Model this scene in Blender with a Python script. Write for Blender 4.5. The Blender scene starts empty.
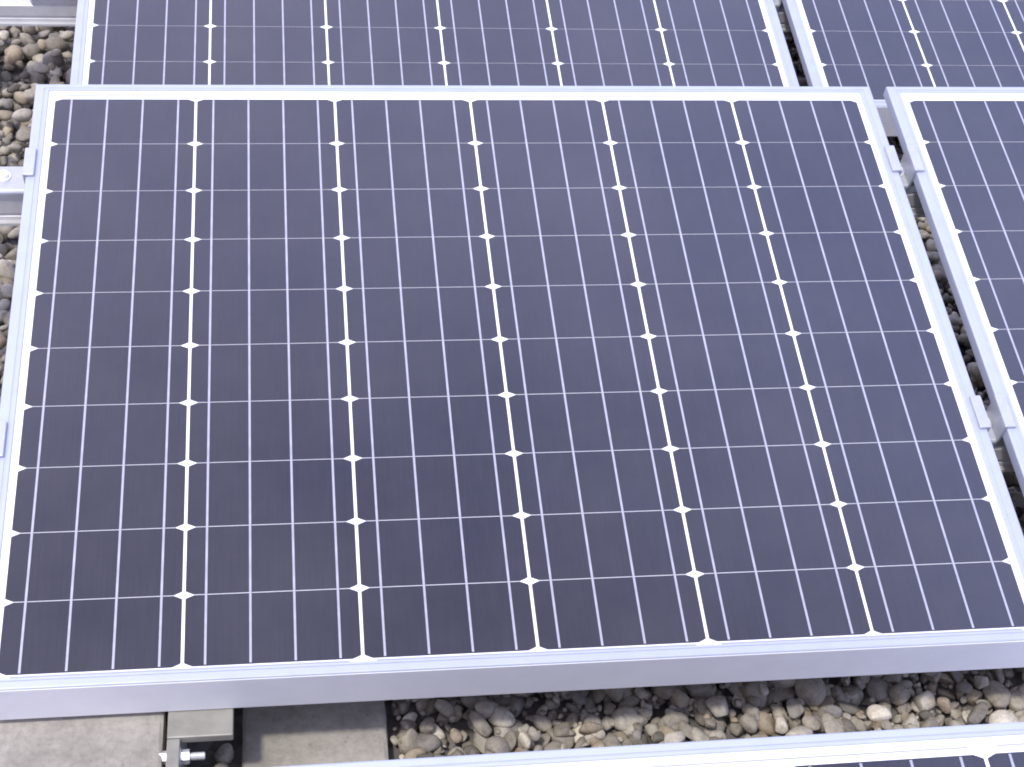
import bpy, bmesh, math, random
import numpy as np
from mathutils import Vector, Matrix

random.seed(7)
rng = np.random.default_rng(11)
SC = bpy.context.scene
COL = SC.collection
Z0 = 0.225                      # height of the main panel's centre above the gravel bed
TILT = math.radians(11.42)

# ------------------------------------------------------------------ camera
cam_d = bpy.data.cameras.new('camera')
cam_d.sensor_width = 36.0
cam_d.lens = 55.1226
cam_d.clip_start = 0.02
cam_d.clip_end = 400
cam = bpy.data.objects.new('camera', cam_d)
COL.objects.link(cam)
R = ((0.990005, -0.119262, 0.075280), (-0.023579, -0.666225, -0.745378), (0.139049, 0.736153, -0.662378))
m = Matrix.Identity(4)
for i in range(3):
    m[i][0] = R[0][i]
    m[i][1] = -R[1][i]
    m[i][2] = -R[2][i]
m[0][3], m[1][3], m[2][3] = -0.215688, -1.235766, 1.049625 + Z0
cam.matrix_world = m
SC.camera = cam

# ------------------------------------------------------------------ sky, sun, exposure
SUN_EL = math.radians(66)
SUN_DIR = Vector((-0.34, -0.29, 0)).normalized() * math.cos(SUN_EL) + Vector((0, 0, math.sin(SUN_EL)))
world = bpy.data.worlds.new('World')
SC.world = world
world.use_nodes = True
wn = world.node_tree
sky = wn.nodes.new('ShaderNodeTexSky')
sky.sky_type = 'NISHITA'
sky.sun_disc = False
sky.sun_elevation = SUN_EL
sky.sun_rotation = math.atan2(SUN_DIR.x, SUN_DIR.y)
sky.air_density = 1.0
sky.dust_density = 2.5
sky.ozone_density = 1.0
bgn = wn.nodes['Background']
bgn.inputs['Strength'].default_value = 0.10
# bright unseen cloud added to shape the cell reflections, clear overhead, bluer towards +x
wtc = wn.nodes.new('ShaderNodeTexCoord')
wsep = wn.nodes.new('ShaderNodeSeparateXYZ')
wn.links.new(wtc.outputs['Generated'], wsep.inputs[0])
welev = wn.nodes.new('ShaderNodeMapRange')
welev.interpolation_type = 'SMOOTHSTEP'
welev.inputs['From Min'].default_value = 0.96
welev.inputs['From Max'].default_value = 0.84
welev.inputs['To Max'].default_value = 0.64
wn.links.new(wsep.outputs['Z'], welev.inputs['Value'])
wside = wn.nodes.new('ShaderNodeMapRange')
wside.inputs['From Min'].default_value = -0.05
wside.inputs['From Max'].default_value = 0.5
wn.links.new(wsep.outputs['X'], wside.inputs['Value'])
wnoise = wn.nodes.new('ShaderNodeTexNoise')
wnoise.inputs['Scale'].default_value = 2.6
wnoise.inputs['Detail'].default_value = 6.0
wn.links.new(wtc.outputs['Generated'], wnoise.inputs['Vector'])
wcl = wn.nodes.new('ShaderNodeMapRange')
wcl.inputs['From Min'].default_value = 0.3
wcl.inputs['From Max'].default_value = 0.65
wcl.inputs['To Min'].default_value = 0.68
wn.links.new(wnoise.outputs['Fac'], wcl.inputs['Value'])
wm2 = wn.nodes.new('ShaderNodeMath')
wm2.operation = 'MULTIPLY'
wn.links.new(welev.outputs[0], wm2.inputs[0])
wn.links.new(wcl.outputs[0], wm2.inputs[1])
wmix = wn.nodes.new('ShaderNodeMix')
wmix.data_type = 'RGBA'
wn.links.new(wm2.outputs[0], wmix.inputs[0])
wn.links.new(sky.outputs['Color'], wmix.inputs[6])
wcol = wn.nodes.new('ShaderNodeMix')
wcol.data_type = 'RGBA'
wn.links.new(wside.outputs[0], wcol.inputs[0])
wcol.inputs[6].default_value = (17.6, 17.5, 25.5, 1)
wcol.inputs[7].default_value = (14.0, 16.2, 28.5, 1)
wn.links.new(wcol.outputs[2], wmix.inputs[7])
wn.links.new(wmix.outputs[2], bgn.inputs['Color'])
sun_d = bpy.data.lights.new('sun', 'SUN')
sun_d.energy = 2.3
sun_d.angle = math.radians(5)
sun_d.color = (1.0, 0.965, 0.92)
sun = bpy.data.objects.new('sun', sun_d)
COL.objects.link(sun)
sun.rotation_euler = SUN_DIR.to_track_quat('Z', 'Y').to_euler()
SC.view_settings.view_transform = 'Standard'
SC.view_settings.look = 'None'
SC.view_settings.exposure = 0.5
SC.view_settings.gamma = 1.0
SC.cycles.pixel_filter_type = 'BLACKMAN_HARRIS'
SC.cycles.filter_width = 1.9
SC.view_settings.use_curve_mapping = False


# ------------------------------------------------------------------ materials
def mat(name):
    M = bpy.data.materials.new(name)
    M.use_nodes = True
    nt = M.node_tree
    return M, nt, nt.nodes['Principled BSDF']


def node(nt, kind, **kw):
    n = nt.nodes.new(kind)
    for k, v in kw.items():
        if k in n.inputs:
            n.inputs[k].default_value = v
        else:
            setattr(n, k, v)
    return n


def ramp(nt, src, stops):
    r = nt.nodes.new('ShaderNodeValToRGB')
    el = r.color_ramp.elements
    while len(el) < len(stops):
        el.new(0.5)
    for e, (p, c) in zip(el, stops):
        e.position = p
        e.color = (*c, 1) if len(c) == 3 else c
    nt.links.new(src, r.inputs['Fac'])
    return r


def add_bump(nt, b, src, strength, dist):
    bp = node(nt, 'ShaderNodeBump', Strength=strength, Distance=dist)
    nt.links.new(src, bp.inputs['Height'])
    nt.links.new(bp.outputs['Normal'], b.inputs['Normal'])


def metal(name, base, rough, metallic, scale=60, amount=0.12, bump=0.0):
    M, nt, b = mat(name)
    tc = node(nt, 'ShaderNodeTexCoord')
    n = node(nt, 'ShaderNodeTexNoise', Scale=scale, Detail=5.0, Roughness=0.6)
    nt.links.new(tc.outputs['Object'], n.inputs['Vector'])
    lo = tuple(c * (1 - amount) for c in base)
    hi = tuple(min(1, c * (1 + amount * 0.5)) for c in base)
    r = ramp(nt, n.outputs['Fac'], [(0.3, lo), (0.65, hi)])
    nt.links.new(r.outputs['Color'], b.inputs['Base Color'])
    rr = ramp(nt, n.outputs['Fac'], [(0.3, (rough + .08,) * 3), (0.7, (max(.05, rough - .06),) * 3)])
    nt.links.new(rr.outputs['Color'], b.inputs['Roughness'])
    b.inputs['Metallic'].default_value = metallic
    w = node(nt, 'ShaderNodeMapping')
    w.inputs['Scale'].default_value = (6, 900, 900)
    nt.links.new(tc.outputs['Object'], w.inputs['Vector'])
    g = node(nt, 'ShaderNodeTexNoise', Scale=1.0, Detail=2.0)
    nt.links.new(w.outputs['Vector'], g.inputs['Vector'])
    add_bump(nt, b, g.outputs['Fac'], 0.12, 0.0006)
    return M


M_FRAME = metal('anodised_aluminium', (0.38, 0.405, 0.47), 0.48, 0.25, 35, 0.06)
M_FACE_LIT = metal('lightened_frame_face', (0.86, 0.865, 0.88), 0.55, 0.0, 18, 0.05)  # front face of the frame, colour raised to paint in missing light
M_CLAMP = metal('mill_aluminium', (0.42, 0.43, 0.46), 0.42, 0.35, 90, 0.1)
M_RAIL = metal('weathered_aluminium', (0.48, 0.475, 0.46), 0.5, 0.35, 25, 0.14)
M_BRACKET = metal('galvanised_steel', (0.29, 0.28, 0.24), 0.5, 0.3, 40, 0.22)
M_STEEL = metal('bright_steel', (0.85, 0.85, 0.85), 0.3, 0.6, 200, 0.1)

# laminate: everything lies behind one sheet of solar glass, so each layer carries the glass coat
def glassy(b, nt, tc):
    b.inputs['Coat Weight'].default_value = 1.0
    b.inputs['Coat IOR'].default_value = 1.55
    n = node(nt, 'ShaderNodeTexNoise', Scale=7.0, Detail=6.0, Roughness=0.65)
    nt.links.new(tc.outputs['Object'], n.inputs['Vector'])
    r = ramp(nt, n.outputs['Fac'], [(0.3, (.10,) * 3), (0.75, (.22,) * 3)])
    nt.links.new(r.outputs['Color'], b.inputs['Coat Roughness'])


M_CELL, nt, b = mat('monocrystalline_silicon')
tc = node(nt, 'ShaderNodeTexCoord')
oi = node(nt, 'ShaderNodeObjectInfo')
mp = node(nt, 'ShaderNodeMapping')
mp.inputs['Scale'].default_value = (420, 9, 1)
nt.links.new(tc.outputs['Object'], mp.inputs['Vector'])
ns = node(nt, 'ShaderNodeTexNoise', Scale=1.0, Detail=3.0, Roughness=0.55)
nt.links.new(mp.outputs['Vector'], ns.inputs['Vector'])
fin = ramp(nt, ns.outputs['Fac'], [(0.25, (0.0078, 0.0072, 0.0165)), (0.55, (0.0105, 0.0096, 0.0215)), (0.8, (0.0145, 0.0132, 0.027))])
tint = ramp(nt, oi.outputs['Random'], [(0.0, (0.95, 0.96, 1.03)), (0.5, (1.0, 1.0, 1.0)), (1.0, (1.04, 1.01, 0.98))])
mx = node(nt, 'ShaderNodeMix', data_type='RGBA', blend_type='MULTIPLY')
mx.inputs[0].default_value = 1.0
nt.links.new(fin.outputs['Color'], mx.inputs[6])
nt.links.new(tint.outputs['Color'], mx.inputs[7])
# thin settled dust on the glass
dn = node(nt, 'ShaderNodeTexNoise', Scale=3.0, Detail=8.0, Roughness=0.7)
geo = node(nt, 'ShaderNodeNewGeometry')
nt.links.new(geo.outputs['Position'], dn.inputs['Vector'])
dr = ramp(nt, dn.outputs['Fac'], [(0.35, (0.0,) * 3), (0.8, (0.05,) * 3)])
mx2 = node(nt, 'ShaderNodeMix', data_type='RGBA')
nt.links.new(dr.outputs['Color'], mx2.inputs[0])
nt.links.new(mx.outputs[2], mx2.inputs[6])
vo = node(nt, 'ShaderNodeTexVoronoi', Scale=11.0)
nt.links.new(geo.outputs['Position'], vo.inputs['Vector'])
sepc = node(nt, 'ShaderNodeSeparateColor')
nt.links.new(vo.outputs['Color'], sepc.inputs[0])
spk = ramp(nt, vo.outputs['Distance'], [(0.012, (0.5,) * 3), (0.035, (0.0,) * 3)])
few = ramp(nt, sepc.outputs[0], [(0.72, (0.0,) * 3), (0.80, (1.0,) * 3)])
sm = node(nt, 'ShaderNodeMath', operation='MULTIPLY_ADD')
nt.links.new(spk.outputs['Color'], sm.inputs[0])
nt.links.new(few.outputs['Color'], sm.inputs[1])
nt.links.new(dr.outputs['Color'], sm.inputs[2])
nt.links.new(sm.outputs[0], mx2.inputs[0])
mx2.inputs[7].default_value = (0.45, 0.42, 0.40, 1)
nt.links.new(mx2.outputs[2], b.inputs['Base Color'])
b.inputs['Roughness'].default_value = 0.6
b.inputs['Specular IOR Level'].default_value = 0.3
glassy(b, nt, tc)

M_SHEET, nt, b = mat('white_backsheet')
tc = node(nt, 'ShaderNodeTexCoord')
n = node(nt, 'ShaderNodeTexNoise', Scale=30.0, Detail=4.0)
nt.links.new(tc.outputs['Object'], n.inputs['Vector'])
r = ramp(nt, n.outputs['Fac'], [(0.3, (0.74, 0.75, 0.78)), (0.7, (0.82, 0.82, 0.84))])
nt.links.new(r.outputs['Color'], b.inputs['Base Color'])
b.inputs['Roughness'].default_value = 0.6
glassy(b, nt, tc)

M_BUS, nt, b = mat('tinned_ribbon')
tc = node(nt, 'ShaderNodeTexCoord')
n = node(nt, 'ShaderNodeTexNoise', Scale=55.0, Detail=3.0)
nt.links.new(tc.outputs['Object'], n.inputs['Vector'])
r = ramp(nt, n.outputs['Fac'], [(0.3, (0.30, 0.30, 0.33)), (0.7, (0.40, 0.395, 0.43))])
nt.links.new(r.outputs['Color'], b.inputs['Base Color'])
b.inputs['Metallic'].default_value = 0.25
b.inputs['Roughness'].default_value = 0.45
glassy(b, nt, tc)

M_CONN = metal('connector_ribbon', (0.33, 0.33, 0.37), 0.4, 0.1, 80, 0.08)
M_INK, nt, b = mat('grey_print')
n = node(nt, 'ShaderNodeTexNoise', Scale=400.0, Detail=2.0)
r = ramp(nt, n.outputs['Fac'], [(0.3, (0.22, 0.21, 0.20)), (0.7, (0.36, 0.35, 0.33))])
nt.links.new(r.outputs['Color'], b.inputs['Base Color'])

M_CONC, nt, b = mat('concrete')
tc = node(nt, 'ShaderNodeTexCoord')
n1 = node(nt, 'ShaderNodeTexNoise', Scale=14.0, Detail=8.0, Roughness=0.65)
n2 = node(nt, 'ShaderNodeTexNoise', Scale=160.0, Detail=4.0, Roughness=0.6)
v = node(nt, 'ShaderNodeTexVoronoi', Scale=70.0)
for q in (n1, n2, v):
    nt.links.new(tc.outputs['Object'], q.inputs['Vector'])
c1 = ramp(nt, n1.outputs['Fac'], [(0.3, (0.21, 0.195, 0.165)), (0.5, (0.31, 0.288, 0.245)), (0.7, (0.37, 0.345, 0.295))])
c2 = ramp(nt, n2.outputs['Fac'], [(0.3, (0.80,) * 3), (0.6, (1.0,) * 3)])
c3 = ramp(nt, v.outputs['Distance'], [(0.06, (0.55,) * 3), (0.16, (1.0,) * 3)])
ma = node(nt, 'ShaderNodeMix', data_type='RGBA', blend_type='MULTIPLY')
ma.inputs[0].default_value = 1
mb = node(nt, 'ShaderNodeMix', data_type='RGBA', blend_type='MULTIPLY')
mb.inputs[0].default_value = 0.5
nt.links.new(c1.outputs['Color'], ma.inputs[6])
nt.links.new(c2.outputs['Color'], ma.inputs[7])
nt.links.new(ma.outputs[2], mb.inputs[6])
nt.links.new(c3.outputs['Color'], mb.inputs[7])
nt.links.new(mb.outputs[2], b.inputs['Base Color'])
b.inputs['Roughness'].default_value = 0.9
add_bump(nt, b, n2.outputs['Fac'], 0.5, 0.002)

M_PEB, nt, b = mat('river_pebble')
at = node(nt, 'ShaderNodeAttribute', attribute_name='stone')
tc = node(nt, 'ShaderNodeTexCoord')
n1 = node(nt, 'ShaderNodeTexNoise', Scale=75.0, Detail=6.0, Roughness=0.7, Distortion=1.2)
n2 = node(nt, 'ShaderNodeTexNoise', Scale=420.0, Detail=3.0, Roughness=0.6)
for q in (n1, n2):
    nt.links.new(tc.outputs['Object'], q.inputs['Vector'])
c1 = ramp(nt, n1.outputs['Fac'], [(0.28, (0.60, 0.57, 0.54)), (0.5, (1.0, 1.0, 1.0)), (0.72, (1.22, 1.20, 1.16))])
c2 = ramp(nt, n2.outputs['Fac'], [(0.3, (0.78,) * 3), (0.6, (1.0,) * 3)])
ma = node(nt, 'ShaderNodeMix', data_type='RGBA', blend_type='MULTIPLY')
ma.inputs[0].default_value = 1
mb = node(nt, 'ShaderNodeMix', data_type='RGBA', blend_type='MULTIPLY')
mb.inputs[0].default_value = 1
nt.links.new(at.outputs['Color'], ma.inputs[6])
nt.links.new(c1.outputs['Color'], ma.inputs[7])
nt.links.new(ma.outputs[2], mb.inputs[6])
nt.links.new(c2.outputs['Color'], mb.inputs[7])
nt.links.new(mb.outputs[2], b.inputs['Base Color'])
b.inputs['Roughness'].default_value = 0.75
add_bump(nt, b, n2.outputs['Fac'], 0.35, 0.001)

M_GROUND, nt, b = mat('gravel_bed')
geo = node(nt, 'ShaderNodeNewGeometry')
v = node(nt, 'ShaderNodeTexVoronoi', Scale=42.0)
n = node(nt, 'ShaderNodeTexNoise', Scale=3.0, Detail=6.0)
nt.links.new(geo.outputs['Position'], v.inputs['Vector'])
nt.links.new(geo.outputs['Position'], n.inputs['Vector'])
c1 = ramp(nt, v.outputs['Color'], [(0.0, (0.07, 0.065, 0.06)), (0.5, (0.14, 0.13, 0.115)), (1.0, (0.24, 0.22, 0.20))])
c2 = ramp(nt, n.outputs['Fac'], [(0.3, (0.7,) * 3), (0.7, (1.0,) * 3)])
ma = node(nt, 'ShaderNodeMix', data_type='RGBA', blend_type='MULTIPLY')
ma.inputs[0].default_value = 1
nt.links.new(c1.outputs['Color'], ma.inputs[6])
nt.links.new(c2.outputs['Color'], ma.inputs[7])
nt.links.new(ma.outputs[2], b.inputs['Base Color'])
b.inputs['Roughness'].default_value = 0.9
inv = node(nt, 'ShaderNodeMath', operation='SUBTRACT')
inv.inputs[0].default_value = 1.0
nt.links.new(v.outputs['Distance'], inv.inputs[1])
add_bump(nt, b, inv.outputs[0], 1.0, 0.012)


# ------------------------------------------------------------------ helpers
def link_mesh(name, verts, faces, material, parent=None, smooth=False):
    me = bpy.data.meshes.new(name)
    me.from_pydata([tuple(v) for v in verts], [], faces)
    me.validate()
    bm = bmesh.new()
    bm.from_mesh(me)
    bmesh.ops.recalc_face_normals(bm, faces=bm.faces)
    bm.to_mesh(me)
    bm.free()
    me.materials.append(material)
    if smooth:
        me.polygons.foreach_set('use_smooth', [True] * len(me.polygons))
    o = bpy.data.objects.new(name, me)
    COL.objects.link(o)
    if parent:
        o.parent = parent
    return o


def link_bm(name, bm, material, parent=None, smooth=False):
    bmesh.ops.recalc_face_normals(bm, faces=bm.faces)
    me = bpy.data.meshes.new(name)
    bm.to_mesh(me)
    bm.free()
    me.materials.append(material)
    if smooth:
        me.polygons.foreach_set('use_smooth', [True] * len(me.polygons))
    o = bpy.data.objects.new(name, me)
    COL.objects.link(o)
    if parent:
        o.parent = parent
    return o


def bm_box(bm, lo, hi, bevel=0.0, seg=2):
    r = bmesh.ops.create_cube(bm, size=1.0)
    vs = r['verts']
    for v in vs:
        v.co = Vector([lo[i] + (v.co[i] + 0.5) * (hi[i] - lo[i]) for i in range(3)])
    if bevel:
        es = list({e for v in vs for e in v.link_edges})
        bmesh.ops.bevel(bm, geom=es, offset=bevel, segments=seg, affect='EDGES', profile=0.5)


def bm_cyl(bm, c0, c1, rad, n=16, rad2=None):
    c0, c1 = Vector(c0), Vector(c1)
    d = c1 - c0
    q = d.to_track_quat('Z', 'Y').to_matrix().to_4x4()
    bmesh.ops.create_cone(bm, cap_ends=True, cap_tris=False, segments=n, radius1=rad, radius2=rad if rad2 is None else rad2,
                          depth=d.length, matrix=Matrix.Translation((c0 + c1) / 2) @ q)


def extrude_x(profile, x0, x1):
    n = len(profile)
    vs = [(x0, y, z) for y, z in profile] + [(x1, y, z) for y, z in profile]
    fs = [(i, (i + 1) % n, n + (i + 1) % n, n + i) for i in range(n)] + [tuple(range(n))[::-1], tuple(range(n, 2 * n))]
    return vs, fs


def tag(o, label, cat, group=None, kind=None):
    if label:
        o['label'] = label
    if cat:
        o['category'] = cat
    if group:
        o['group'] = group
    if kind:
        o['kind'] = kind
    return o


def copy_tree(o, parent=None):
    c = o.copy()
    COL.objects.link(c)
    if parent:
        c.parent = parent
    for ch in list(o.children):
        copy_tree(ch, c)
    return c


RX = Matrix.Rotation(TILT, 4, 'X')
BASE = Vector((0, -0.374, -0.056))         # low front edge of the frame, the foot of each panel (panel coordinates)


def pw(v, off=(0, 0, 0)):
    """panel coordinates (origin: centre of the glass) to the world"""
    return RX @ Vector(v) + Vector((0, 0, Z0)) + Vector(off)


# ------------------------------------------------------------------ ground
gv = 60.0
ground = link_mesh('roof_ground', [(-gv, -gv, 0), (gv, -gv, 0), (gv, gv, 0), (-gv, gv, 0)], [(0, 1, 2, 3)], M_GROUND)
ground['kind'] = 'structure'

# ------------------------------------------------------------------ solar panel
PX, PY = 0.1585, 0.072
X_OUT, Y_TOP, Y_BOT = 0.497, 0.3838, -0.374


def build_frame(parent):
    W_S, W_T, W_B = 0.0155, 0.0105, 0.0112
    H = -0.0125
    # (inset as a share of the lip width, fixed inset, height)
    prof = [(0, 0, H), (0, 0, 0.0004), (0, .0008, .0013), (0, .0018, .0017), (.62, 0, .0017), (.65, 0, .0011), (.72, 0, .0011),
            (.75, 0, .0017), (.96, 0, .0017), (1, 0, .0011), (1, 0, -.006), (0, .0022, -.006), (0, .0022, H + .002), (0, .028, H + .002), (0, .028, H)]
    vs, fs = [], []
    for s, a, z in prof:
        i_s, i_t, i_b = s * W_S + a, s * W_T + a, s * W_B + a
        vs += [(-X_OUT + i_s, Y_BOT + i_b, z), (X_OUT - i_s, Y_BOT + i_b, z), (X_OUT - i_s, Y_TOP - i_t, z), (-X_OUT + i_s, Y_TOP - i_t, z)]
    n = len(prof)
    for k in range(n):
        k2 = (k + 1) % n
        for j in range(4):
            j2 = (j + 1) % 4
            fs.append((k * 4 + j, k * 4 + j2, k2 * 4 + j2, k2 * 4 + j))
    link_mesh('frame', [Vector(v) - BASE for v in vs], fs, M_FRAME, parent)
    # deep frame face along the low edge, light painted into its paler colour, reaching up to the lip, with a foot flange behind
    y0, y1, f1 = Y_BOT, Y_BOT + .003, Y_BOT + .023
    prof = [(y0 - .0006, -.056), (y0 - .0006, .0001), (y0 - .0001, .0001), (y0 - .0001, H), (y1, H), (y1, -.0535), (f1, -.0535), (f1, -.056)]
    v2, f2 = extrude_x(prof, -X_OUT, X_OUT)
    link_mesh('lightened_edge_face', [Vector(v) - BASE for v in v2], f2, M_FACE_LIT, parent)


def cell_outline():
    hx, hy = PX / 2 - 0.0015, PY / 2 - 0.00036
    rx, ry = 0.0076, 0.0035
    pts = []
    for sx, sy, flip in ((1, 1, 0), (-1, 1, 1), (-1, -1, 0), (1, -1, 1)):
        arc = []
        for k in range(4):
            a = k / 3
            # chord of a big circle: nearly straight, slightly bulging cut corner
            x, y = hx - rx * a, hy - ry * (1 - a)
            bulge = 0.02 * math.sin(math.pi * a)
            arc.append((sx * (x + rx * bulge), sy * (y + ry * bulge)))
        if flip:
            arc = arc[::-1]
        pts += arc
    return pts


def build_panel(label):
    root = bpy.data.objects.new('solar_panel', None)
    root.empty_display_size = 0.1
    COL.objects.link(root)
    build_frame(root)
    xi, yt, yb = X_OUT - 0.006, Y_TOP - 0.005, Y_BOT + 0.005
    o = link_mesh('backsheet', [Vector((x, y, z)) - BASE for z in (0, -.0045) for x, y in ((-xi, yb), (xi, yb), (xi, yt), (-xi, yt))],
                  [(0, 1, 2, 3), (4, 5, 6, 7), (0, 1, 5, 4), (1, 2, 6, 5), (2, 3, 7, 6), (3, 0, 4, 7)], M_SHEET, root)
    out = cell_outline()
    n = len(out)
    me0 = None
    for r in range(10):
        for c in range(6):
            if me0 is None:
                cell = link_mesh('solar_cell', [(x, y, z) for z in (0.0004, 0.0001) for x, y in out],
                                 [tuple(range(n)), tuple(range(n, 2 * n))] + [(i, (i + 1) % n, n + (i + 1) % n, n + i) for i in range(n)], M_CELL, root)
                me0 = cell.data
            else:
                cell = bpy.data.objects.new('solar_cell', me0)
                COL.objects.link(cell)
                cell.parent = root
            cell.location = Vector(((c - 2.5) * PX, (4.5 - r) * PY, 0)) - BASE
    bus0 = None
    for c in range(6):
        for k in range(4):
            x = (c - 3 + (k + 0.5) / 4) * PX
            if bus0 is None:
                bm = bmesh.new()
                bm_box(bm, (-.00105, -0.3585, 0.0004), (.00105, 0.3585, 0.0008))
                bus = link_bm('busbar', bm, M_BUS, root)
                bus0 = bus.data
            else:
                bus = bpy.data.objects.new('busbar', bus0)
                COL.objects.link(bus)
                bus.parent = root
            bus.location = Vector((x, 0, 0)) - BASE
    # string connectors: thin ribbons across the margins, joining neighbouring columns in series
    for y, spans in ((0.3658, ((0, 1), (1, 2.82), (3.2, 5), (5, 6))), (-0.3618, ((0, 2), (2, 4), (4, 6)))):
        for a, e in spans:
            bm = bmesh.new()
            bm_box(bm, ((a - 3) * PX + .012, y - .0006, 0.0004), ((e - 3) * PX - .012, y + .0006, 0.0007))
            link_bm('string_connector', bm, M_CONN, root).location = -BASE
    # tiny serial strip under the glass, centre of the high edge: a row of fine bars and specks
    bm = bmesh.new()
    rr = random.Random(3)
    x = -0.021
    while x < 0.030:
        w = rr.choice((.0006, .0009, .0014))
        if rr.random() < 0.75:
            bm_box(bm, (x, 0.3645, 0.0004), (x + w, 0.3645 + (0.0028 if x < 0.004 else rr.uniform(.001, .0024)), 0.0006))
        x += w + rr.choice((.0007, .001, .0016))
    link_bm('serial_strip', bm, M_INK, root).location = -BASE
    root.rotation_euler = (TILT, 0, 0)
    tag(root, label, 'solar panel', 'solar panels set out in rows on the gravel roof')
    return root


ROW = Vector((0.002, 0.938594, 0.0))
SIDE = Vector((1.0155, 0, 0))
main = build_panel('whole solar panel in full view with a metal bracket under its low edge')
main.location = pw(BASE)
spots = [(SIDE, 'solar panel beside the fully visible one across the narrow gap'),
         (ROW, 'solar panel directly behind the fully visible one, its low edge hidden by it'),
         (ROW + SIDE + Vector((-.002, 0, 0)), 'solar panel at the far corner, behind the panel across the narrow gap'),
         (-ROW + Vector((-.0115, -.0016, .0022)), 'nearest solar panel, only its bright high edge showing in front of the pebbles')]
for off, lab in spots:
    p = copy_tree(main)
    p.location = pw(BASE, off)
    p['label'] = lab
p.rotation_euler.z = math.radians(0.22)      # the nearest panel sits a touch askew


# ------------------------------------------------------------------ rails under the panels, with legs
def rail(ypan, off, x0, x1, label, legs):
    c = pw((0, ypan, -0.056), off)
    top = c.z + 0.0165
    h, w = 0.031, 0.046
    y0, y1 = c.y - w / 2, c.y + w / 2
    prof = [(y0 + .003, top), (y0, top - .003), (y0, top - .018), (y0 + .002, top - .019), (y0 + .002, top - .022), (y0, top - .023), (y0, top - h + .003),
            (y0 - .006, top - h + .003), (y0 - .006, top - h), (y1 + .006, top - h), (y1 + .006, top - h + .003), (y1, top - h + .003), (y1, top - .003), (y1 - .003, top),
            (c.y + .008, top), (c.y + .006, top - .008), (c.y - .006, top - .008), (c.y - .008, top)]
    base = Vector((x0, c.y, 0))
    root = bpy.data.objects.new('support_rail', None)
    root.location = base
    COL.objects.link(root)
    vs, fs = extrude_x(prof, x0, x1)
    link_mesh('rail_profile', [Vector(v) - base for v in vs], fs, M_RAIL, root)
    zb = top - h
    for lx in legs:
        bm = bmesh.new()
        bm_box(bm, (lx - .02, c.y - .018, 0.004), (lx + .02, c.y + .018, zb), .002)
        bm_box(bm, (lx - .05, c.y - .04, 0.0), (lx + .05, c.y + .04, 0.0039), .001)
        o = link_bm('leg', bm, M_RAIL, root)
        o.location = -base
    tag(root, label, 'rail', 'aluminium support rails under the panels')
    return root


UP, LOW = 0.257, -0.112
rail(UP, (0, 0, 0), -0.80, 1.95, 'pale aluminium rail running under the high side of the fully visible panel', (-.30, .30, .75, 1.3))
rail(LOW, (0, 0, 0), -0.508, 1.95, 'pale aluminium rail running under the low side of the fully visible panel', (-.30, .30, .75, 1.3))
rail(LOW, ROW, -0.80, 1.95, 'pale aluminium rail beyond the pebbles, running under the low side of the rear panels', (-.30, .30, .75, 1.3))
rail(UP, ROW, -0.80, 1.95, 'aluminium rail under the high side of the rear panels', (-.30, .30, .75, 1.3))
for yy, lab in ((UP, 'aluminium rail hidden under the high side of the nearest panel'), (LOW, 'aluminium rail hidden under the low side of the nearest panel')):
    rail(yy, -ROW, -0.45, 0.45, lab, (-.30, .30))


# ------------------------------------------------------------------ clamps
def clamp_mesh_parts(root, xl, xr, tabs):
    """U-shaped clamp in panel coordinates about its own origin (0, 0, 0) = middle of the gap, glass level; 41 mm long in y."""
    y0, y1 = -0.0205, 0.0205
    bm = bmesh.new()
    bm_box(bm, (xl, y0, -.0385), (xr, y1, -.0215), .004, 3)                    # floor block of the channel
    for s, x in tabs:                                                      # upright wall and the lip over the frame
        bm_box(bm, (min(x, x + s * -.0035), y0 + .0002, -.023), (max(x, x + s * -.0035), y1 - .0002, .0052), .0008)
        bm_box(bm, (min(x - s * .003, x + s * .0085), y0, .0020), (max(x - s * .003, x + s * .0085), y1, .0056), .0008)
    link_bm('clamp_body', bm, M_CLAMP, root)


def clamp(center, off, label, kind):
    root = bpy.data.objects.new('panel_clamp', None)
    COL.objects.link(root)
    root.location = pw(center, off)
    root.rotation_euler = (TILT, 0, 0)
    if kind == 'mid':
        clamp_mesh_parts(root, -.0110, .0110, ((-1, -.0113), (1, .0113)))
        bx = 0.0
    else:
        clamp_mesh_parts(root, -.060, .0110, ((1, .0113),))
        bx = -.017
    bm = bmesh.new()
    bm_cyl(bm, (bx, 0.002, -.0217), (bx, 0.002, -.0200), .0075, 20)
    bm_cyl(bm, (bx, 0.002, -.0200), (bx, 0.002, -.0155), .0055, 6)
    link_bm('bolt', bm, M_STEEL, root)
    tag(root, label, 'clamp', 'clamps holding the panel frames')
    return root


GX = 0.5078
clamp((GX, UP, 0), (0, 0, 0), 'bright aluminium clamp bridging the gap between the two front panels near their high edges', 'mid')
clamp((GX, LOW, 0), (0, 0, 0), 'bright aluminium clamp bridging the gap between the two front panels near their low edges', 'mid')
clamp((GX, LOW, 0), ROW, 'clamp in the gap between the two rear panels', 'mid')
clamp((-GX, UP, 0), (0, 0, 0), 'aluminium end clamp with a bolt, outside the fully visible panel near its high edge', 'end')
clamp((-GX, LOW, 0), (0, 0, 0), 'aluminium end clamp on the outer side of the fully visible panel, nearer its low edge', 'end')
clamp((-GX, LOW, 0), ROW, 'aluminium end clamp on the outer side of the rear panel', 'end')

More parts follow.
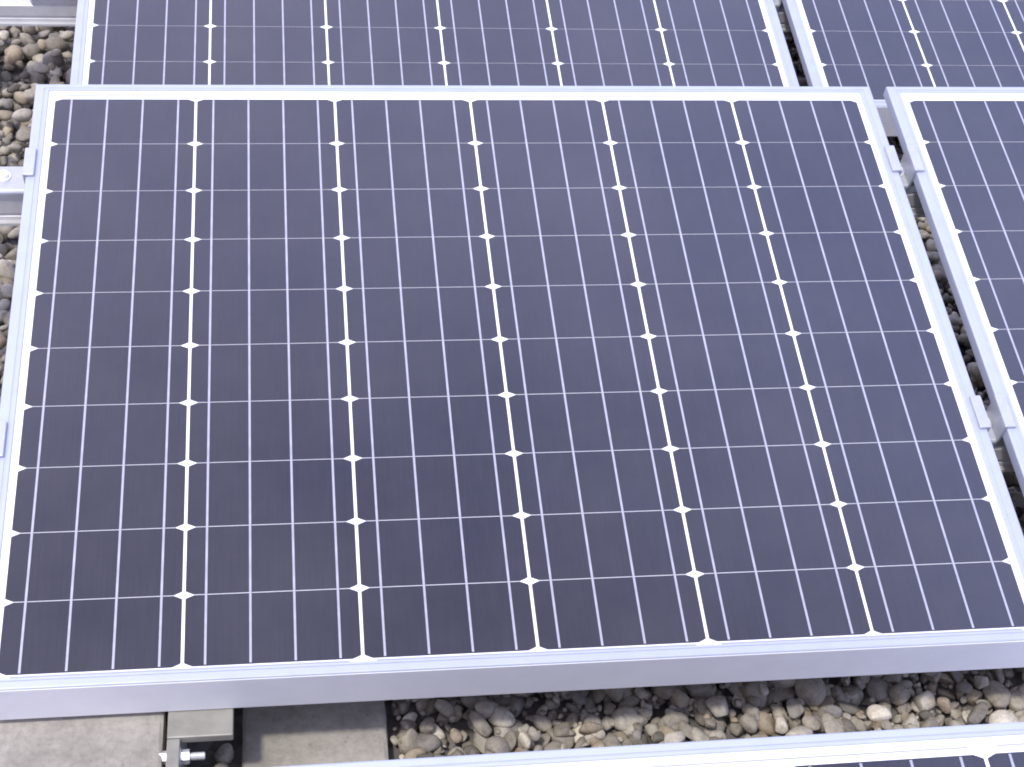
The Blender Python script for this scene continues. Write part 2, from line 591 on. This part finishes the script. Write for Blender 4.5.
# ------------------------------------------------------------------ bracket, bolt and concrete blocks under the low edge
GZ = Z0
FB = Z0 - 0.1290                 # underside of the frame's low edge
bx0 = -0.333
root = bpy.data.objects.new('mounting_bracket', None)
root.location = (bx0, -0.40, 0.0)
COL.objects.link(root)
bl = Vector(root.location)
bm = bmesh.new()
bm_box(bm, (bx0, -0.384, FB - .0105), (bx0 + .058, -0.30, FB - .0015), .0012)
bm_box(bm, (bx0, -0.52, FB - .010), (bx0 + .0115, -0.3842, FB - .0025), .001)
bm_box(bm, (bx0 + .001, -0.52, 0.0), (bx0 + .0105, -0.30, FB - .0098), .001)
o = link_bm('angle_plate', bm, M_BRACKET, root)
o.location = -bl
by, bz = -0.396, FB - 0.014
bm = bmesh.new()
bm_cyl(bm, (bx0 - .007, by, bz), (bx0 + .001, by, bz), .0062, 6)
bm_cyl(bm, (bx0 + .001, by, bz), (bx0 + .033, by, bz), .0032, 12)
for k in range(8):
    xx = bx0 + .0225 + k * .0013
    bm_cyl(bm, (xx, by, bz), (xx + .0006, by, bz), .0037, 12)
o = link_bm('bolt', bm, M_STEEL, root)
o.location = -bl
bm = bmesh.new()
bm_cyl(bm, (bx0 + .0106, by, bz), (bx0 + .0122, by, bz), .0085, 18)
bm_cyl(bm, (bx0 + .0122, by, bz), (bx0 + .0195, by, bz), .0066, 6)
o = link_bm('nut', bm, M_STEEL, root)
o.location = -bl
tag(root, 'galvanised angle bracket with a shiny bolt under the low edge of the fully visible panel', 'bracket')


def block(lo, hi, label, seed):
    rr = random.Random(seed)
    c = Vector(((lo[0] + hi[0]) / 2, (lo[1] + hi[1]) / 2, lo[2]))
    bm = bmesh.new()
    bm_box(bm, lo, hi, .004, 2)
    bmesh.ops.subdivide_edges(bm, edges=[e for e in bm.edges if e.calc_length() > .03], cuts=14, use_grid_fill=True)
    for v in bm.verts:
        v.co += Vector((rr.uniform(-1, 1), rr.uniform(-1, 1), rr.uniform(-1, 1))) * .0006
    o = link_bm('concrete_block', bm, M_CONC)
    for v in o.data.vertices:
        v.co = v.co - c
    o.location = c
    return tag(o, label, 'concrete block', 'concrete ballast blocks')


BLOCKS = [((-0.483, -0.62, 0.0), (-0.3365, -0.26, FB - .008)), ((-0.270, -0.46, 0.0), (-0.133, -0.22, 0.022))]
block(*BLOCKS[0], 'pale sunlit concrete block beside the bolt head of the bracket', 1)
block(*BLOCKS[1], 'shaded concrete block between the bracket and the pebbles', 2)


# ------------------------------------------------------------------ pebbles (uncountable): one mesh
def ico(sub):
    bm = bmesh.new()
    bmesh.ops.create_icosphere(bm, subdivisions=sub, radius=1.0)
    bm.verts.ensure_lookup_table()
    v = np.array([q.co[:] for q in bm.verts])
    f = np.array([[q.index for q in fc.verts] for fc in bm.faces])
    bm.free()
    return v, f


def variants(sub, n):
    v, f = ico(sub)
    res = []
    for _ in range(n):
        d = v.copy()
        for _k in range(5):                       # smooth lumps
            ax = rng.normal(size=3)
            ax /= np.linalg.norm(ax)
            d *= (1 + rng.uniform(.015, .06) * np.sin(v @ ax * rng.uniform(1.4, 3.4) + rng.uniform(0, 6.3)))[:, None]
        for _k in range(rng.integers(3, 8)):      # worn flat facets
            ax = rng.normal(size=3)
            ax /= np.linalg.norm(ax)
            lim = rng.uniform(.38, .75)
            h = d @ ax
            over = np.maximum(h - lim, 0)
            d -= ax * (over * .8)[:, None]
        res.append(d)
    return res, f


V_FINE, F_FINE = variants(3, 12)
V_MID, F_MID = variants(2, 16)
PALETTE = np.array([(.23, .215, .19), (.28, .265, .24), (.18, .165, .145), (.33, .315, .285), (.25, .215, .17), (.30, .255, .20), (.12, .112, .10), (.42, .40, .365), (.21, .20, .195)])
PWEIGHT = np.array([.22, .19, .15, .13, .09, .04, .06, .06, .06])
PWEIGHT /= PWEIGHT.sum()


SRC = {True: (V_FINE, F_FINE), False: (V_MID, F_MID), 'grit': (V_MID, F_MID)}


def in_block(x, y, r):
    for lo, hi in BLOCKS:
        if lo[0] - r < x < hi[0] + r and lo[1] - r < y < hi[1] + r:
            return True
    if bx0 - r < x < bx0 + .012 + r and -.53 - r < y < -.29 + r:
        return True
    return False


def scatter(x0, x1, y0, y1, step, lift, fine, out, skip=None, keep=1.0, scale=1.0):
    xs = np.arange(x0, x1, step)
    ys = np.arange(y0, y1, step)
    for j, yy in enumerate(ys):
        for xx in xs:
            if rng.random() > keep:
                continue
            x = xx + rng.uniform(-.5, .5) * step + (step / 2 if j % 2 else 0)
            y = yy + rng.uniform(-.5, .5) * step
            a = scale * min(.0165, max(.0075, rng.lognormal(math.log(.0105), .30)))
            if in_block(x, y, a * .9) or (skip and skip(x, y)):
                continue
            s = a * np.array([1.0, rng.uniform(.6, .92), rng.uniform(.42, .75)])
            z = a * .35 + lift * rng.uniform(.4, 1.2)
            al, be, ga = rng.uniform(0, 6.28), rng.normal(0, .35), rng.normal(0, .35)
            ca, sa, cb, sb, cg, sg = math.cos(al), math.sin(al), math.cos(be), math.sin(be), math.cos(ga), math.sin(ga)
            Rm = np.array([[ca, -sa, 0], [sa, ca, 0], [0, 0, 1]]) @ np.array([[1, 0, 0], [0, cb, -sb], [0, sb, cb]]) @ np.array([[cg, 0, sg], [0, 1, 0], [-sg, 0, cg]])
            src = SRC[fine][0]
            d = (src[rng.integers(len(src))] * s) @ Rm.T + np.array([x, y, z])
            col = PALETTE[rng.choice(len(PALETTE), p=PWEIGHT)] * rng.uniform(.72, 1.2) * np.array([1.15, 1.10, .98])
            out.append((d, fine, col))


peb = []
vis = lambda x, y: (-.14 < x < .75 and -.45 < y < -.12) or (x < -.42 and .15 < y < 1.55) or (.42 < x < .74 and -.45 < y < 1.3)
scatter(-.14, .75, -.45, -.12, .0150, .004, True, peb)
scatter(-.14, .75, -.45, -.12, .023, .016, True, peb, keep=.75, scale=1.1)
scatter(-.14, .75, -.45, -.20, .040, .027, True, peb, keep=.45, scale=1.2)
scatter(-.98, -.42, .15, 1.55, .0175, .003, False, peb)
scatter(-.98, -.42, .15, 1.55, .025, .019, False, peb, keep=.75, scale=1.15)
scatter(-.98, -.42, .15, 1.55, .034, .034, False, peb, keep=.6, scale=1.22)
scatter(.42, .80, -.12, 1.3, .0160, .004, False, peb)
scatter(.42, .80, -.12, 1.3, .024, .016, False, peb, keep=.7, scale=1.12)
scatter(-1.25, 1.9, -1.1, 1.9, .027, .008, False, peb, skip=vis, scale=1.3)
for x0, x1, y0, y1 in ((-.14, .75, -.45, -.16), (.42, .76, 0, .75)):
    scatter(x0, x1, y0, y1, .0085, .012, 'grit', peb, keep=.4, scale=.38)
nv = sum(len(d) for d, _, _ in peb)
co = np.concatenate([d for d, _, _ in peb]).astype(np.float32)
faces, cols, base_i = [], [], 0
for d, fine, col in peb:
    faces.append(SRC[fine][1] + base_i)
    cols.append(np.repeat(np.r_[col, 1.0][None], len(d), 0))
    base_i += len(d)
faces = np.concatenate(faces).astype(np.int32)
cols = np.concatenate(cols).astype(np.float32)
me = bpy.data.meshes.new('gravel')
me.vertices.add(nv)
me.vertices.foreach_set('co', co.ravel())
me.loops.add(faces.size)
me.loops.foreach_set('vertex_index', faces.ravel())
me.polygons.add(len(faces))
me.polygons.foreach_set('loop_start', np.arange(0, faces.size, 3, dtype=np.int32))
me.polygons.foreach_set('loop_total', np.full(len(faces), 3, dtype=np.int32))
me.polygons.foreach_set('use_smooth', np.ones(len(faces), dtype=bool))
at = me.attributes.new('stone', 'FLOAT_COLOR', 'POINT')
at.data.foreach_set('color', cols.ravel())
me.update()
me.materials.append(M_PEB)
gravel = bpy.data.objects.new('gravel', me)
COL.objects.link(gravel)
tag(gravel, 'bed of grey and tan rounded pebbles covering the roof under the panels', 'gravel', None, 'stuff')
